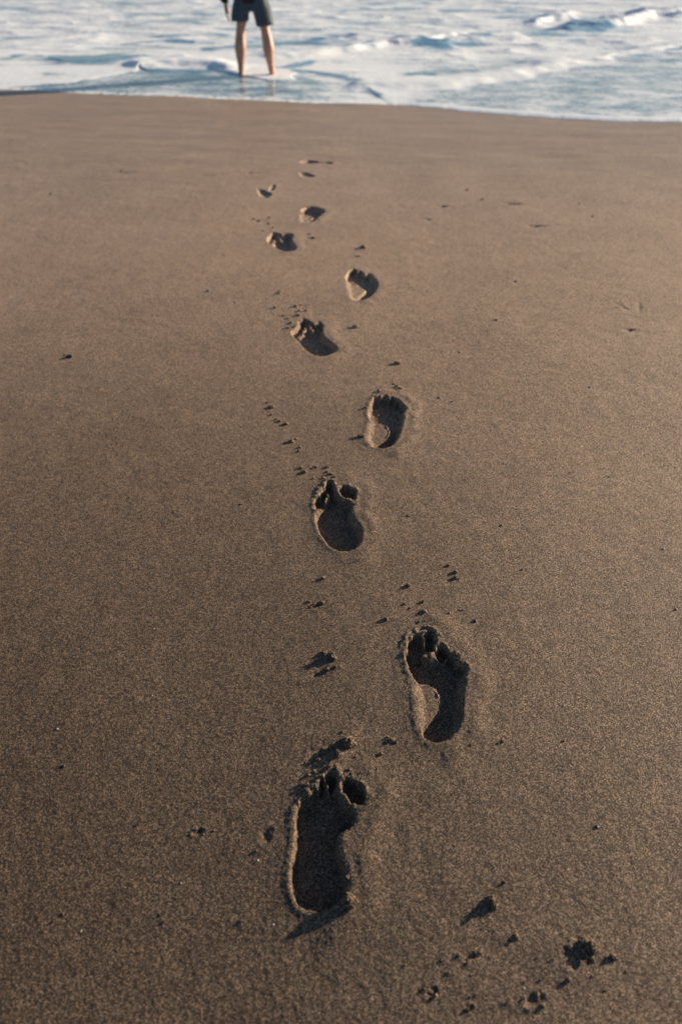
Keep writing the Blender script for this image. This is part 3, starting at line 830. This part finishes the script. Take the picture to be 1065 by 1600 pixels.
navy = cloth_mat('dark_shorts_cloth', (.042, .062, .082))
black = cloth_mat('black_jersey', (.010, .011, .014))
stripe = cloth_mat('pale_side_panel', (.20, .24, .25))
hairm = cloth_mat('brown_hair', (.03, .018, .012), .6, 200)
sh = union_mesh('shorts', [
    [(-.148, .0, .600, .104, .098, .0), (-.142, 0, .66, .106, .104, 0), (-.125, 0, .72, .110, .112, 0), (-.10, 0, .82, .10, .11, 0)],
    [(.158, .0, .555, .110, .100, .012), (.146, 0, .63, .112, .106, 0), (.128, 0, .72, .114, .112, 0), (.10, 0, .82, .10, .11, 0)],
    [(0, 0, .70, .205, .115, 0), (0, 0, .80, .20, .118, 0), (0, 0, .93, .155, .105, 0)]], .010, navy, .010)
sho = link('shorts', sh, person)
# pale side panel on the right leg of the shorts, following the cloth
from mathutils.bvhtree import BVHTree
bv = BVHTree.FromPolygons([v.co.copy() for v in sh.vertices], [list(f.vertices) for f in sh.polygons])
bm = bmesh.new(); grid_ = []
for i in range(16):
    zc = .575 + .24 * i / 15; row = []
    for j in range(9):
        a = R(-62 + 52 * j / 8 - 14 * i / 15)
        cx = .155 - (.155 - .10) * i / 15
        d = Vector((math.cos(a), math.sin(a), 0))
        h = bv.ray_cast(Vector((cx, 0, zc)) + d * .4, -d)
        p = (h[0] if h[0] is not None else Vector((cx, 0, zc)) + d * .11) + d * .003
        row.append(bm.verts.new(p))
    grid_.append(row)
for i in range(15):
    for j in range(8):
        bm.faces.new((grid_[i][j], grid_[i][j + 1], grid_[i + 1][j + 1], grid_[i + 1][j]))
r_ = bmesh.ops.solidify(bm, geom=bm.faces[:], thickness=.004)
me = bpy.data.meshes.new('side_panel'); bm.to_mesh(me); bm.free()
for f in me.polygons: f.use_smooth = True
me.materials.append(stripe)
link('side_panel', me, sho)
def sleeve(s):
    a = [c for c, _ in arms[s]]
    rad = [.066, .058, .052, .047, .040]
    return [(c[0], c[1], c[2], r * 1.12, r, -s * .02 if i < 4 else 0) for i, (c, r) in enumerate(zip(a, rad))][::-1] + [(s * .12, 0, 1.315, .05, .06, 0)]
tp = union_mesh('long_sleeved_top', [
    [(0, 0, .775, .205, .122, 0), (0, 0, .95, .165, .112, 0), (0, 0, 1.12, .165, .115, 0), (0, 0, 1.26, .180, .110, 0), (0, 0, 1.335, .11, .08, 0), (0, .004, 1.372, .062, .062, 0)],
    sleeve(-1), sleeve(1)], .011, black, .006, 3)
link('long_sleeved_top', tp, person)
hair = lump_mesh('hair', [(0, .004, 1.555, .088, .100, .080), (0, -.030, 1.500, .078, .062, .075)], hairm, 4, .12, 4)
link('hair', hair, person)
eye = cloth_mat('eye', (.05, .03, .02), .2)
for s in (-1, 1):
    link('eye', lump_mesh('eye', [(s * .030, .094, 1.502, .012, .008, .007)], eye, 1, 0, 2), person)
link('mouth', lump_mesh('mouth', [(0, .096, 1.448, .022, .007, .006)], cloth_mat('lips', (.30, .10, .08), .5), 2, 0, 2), person)
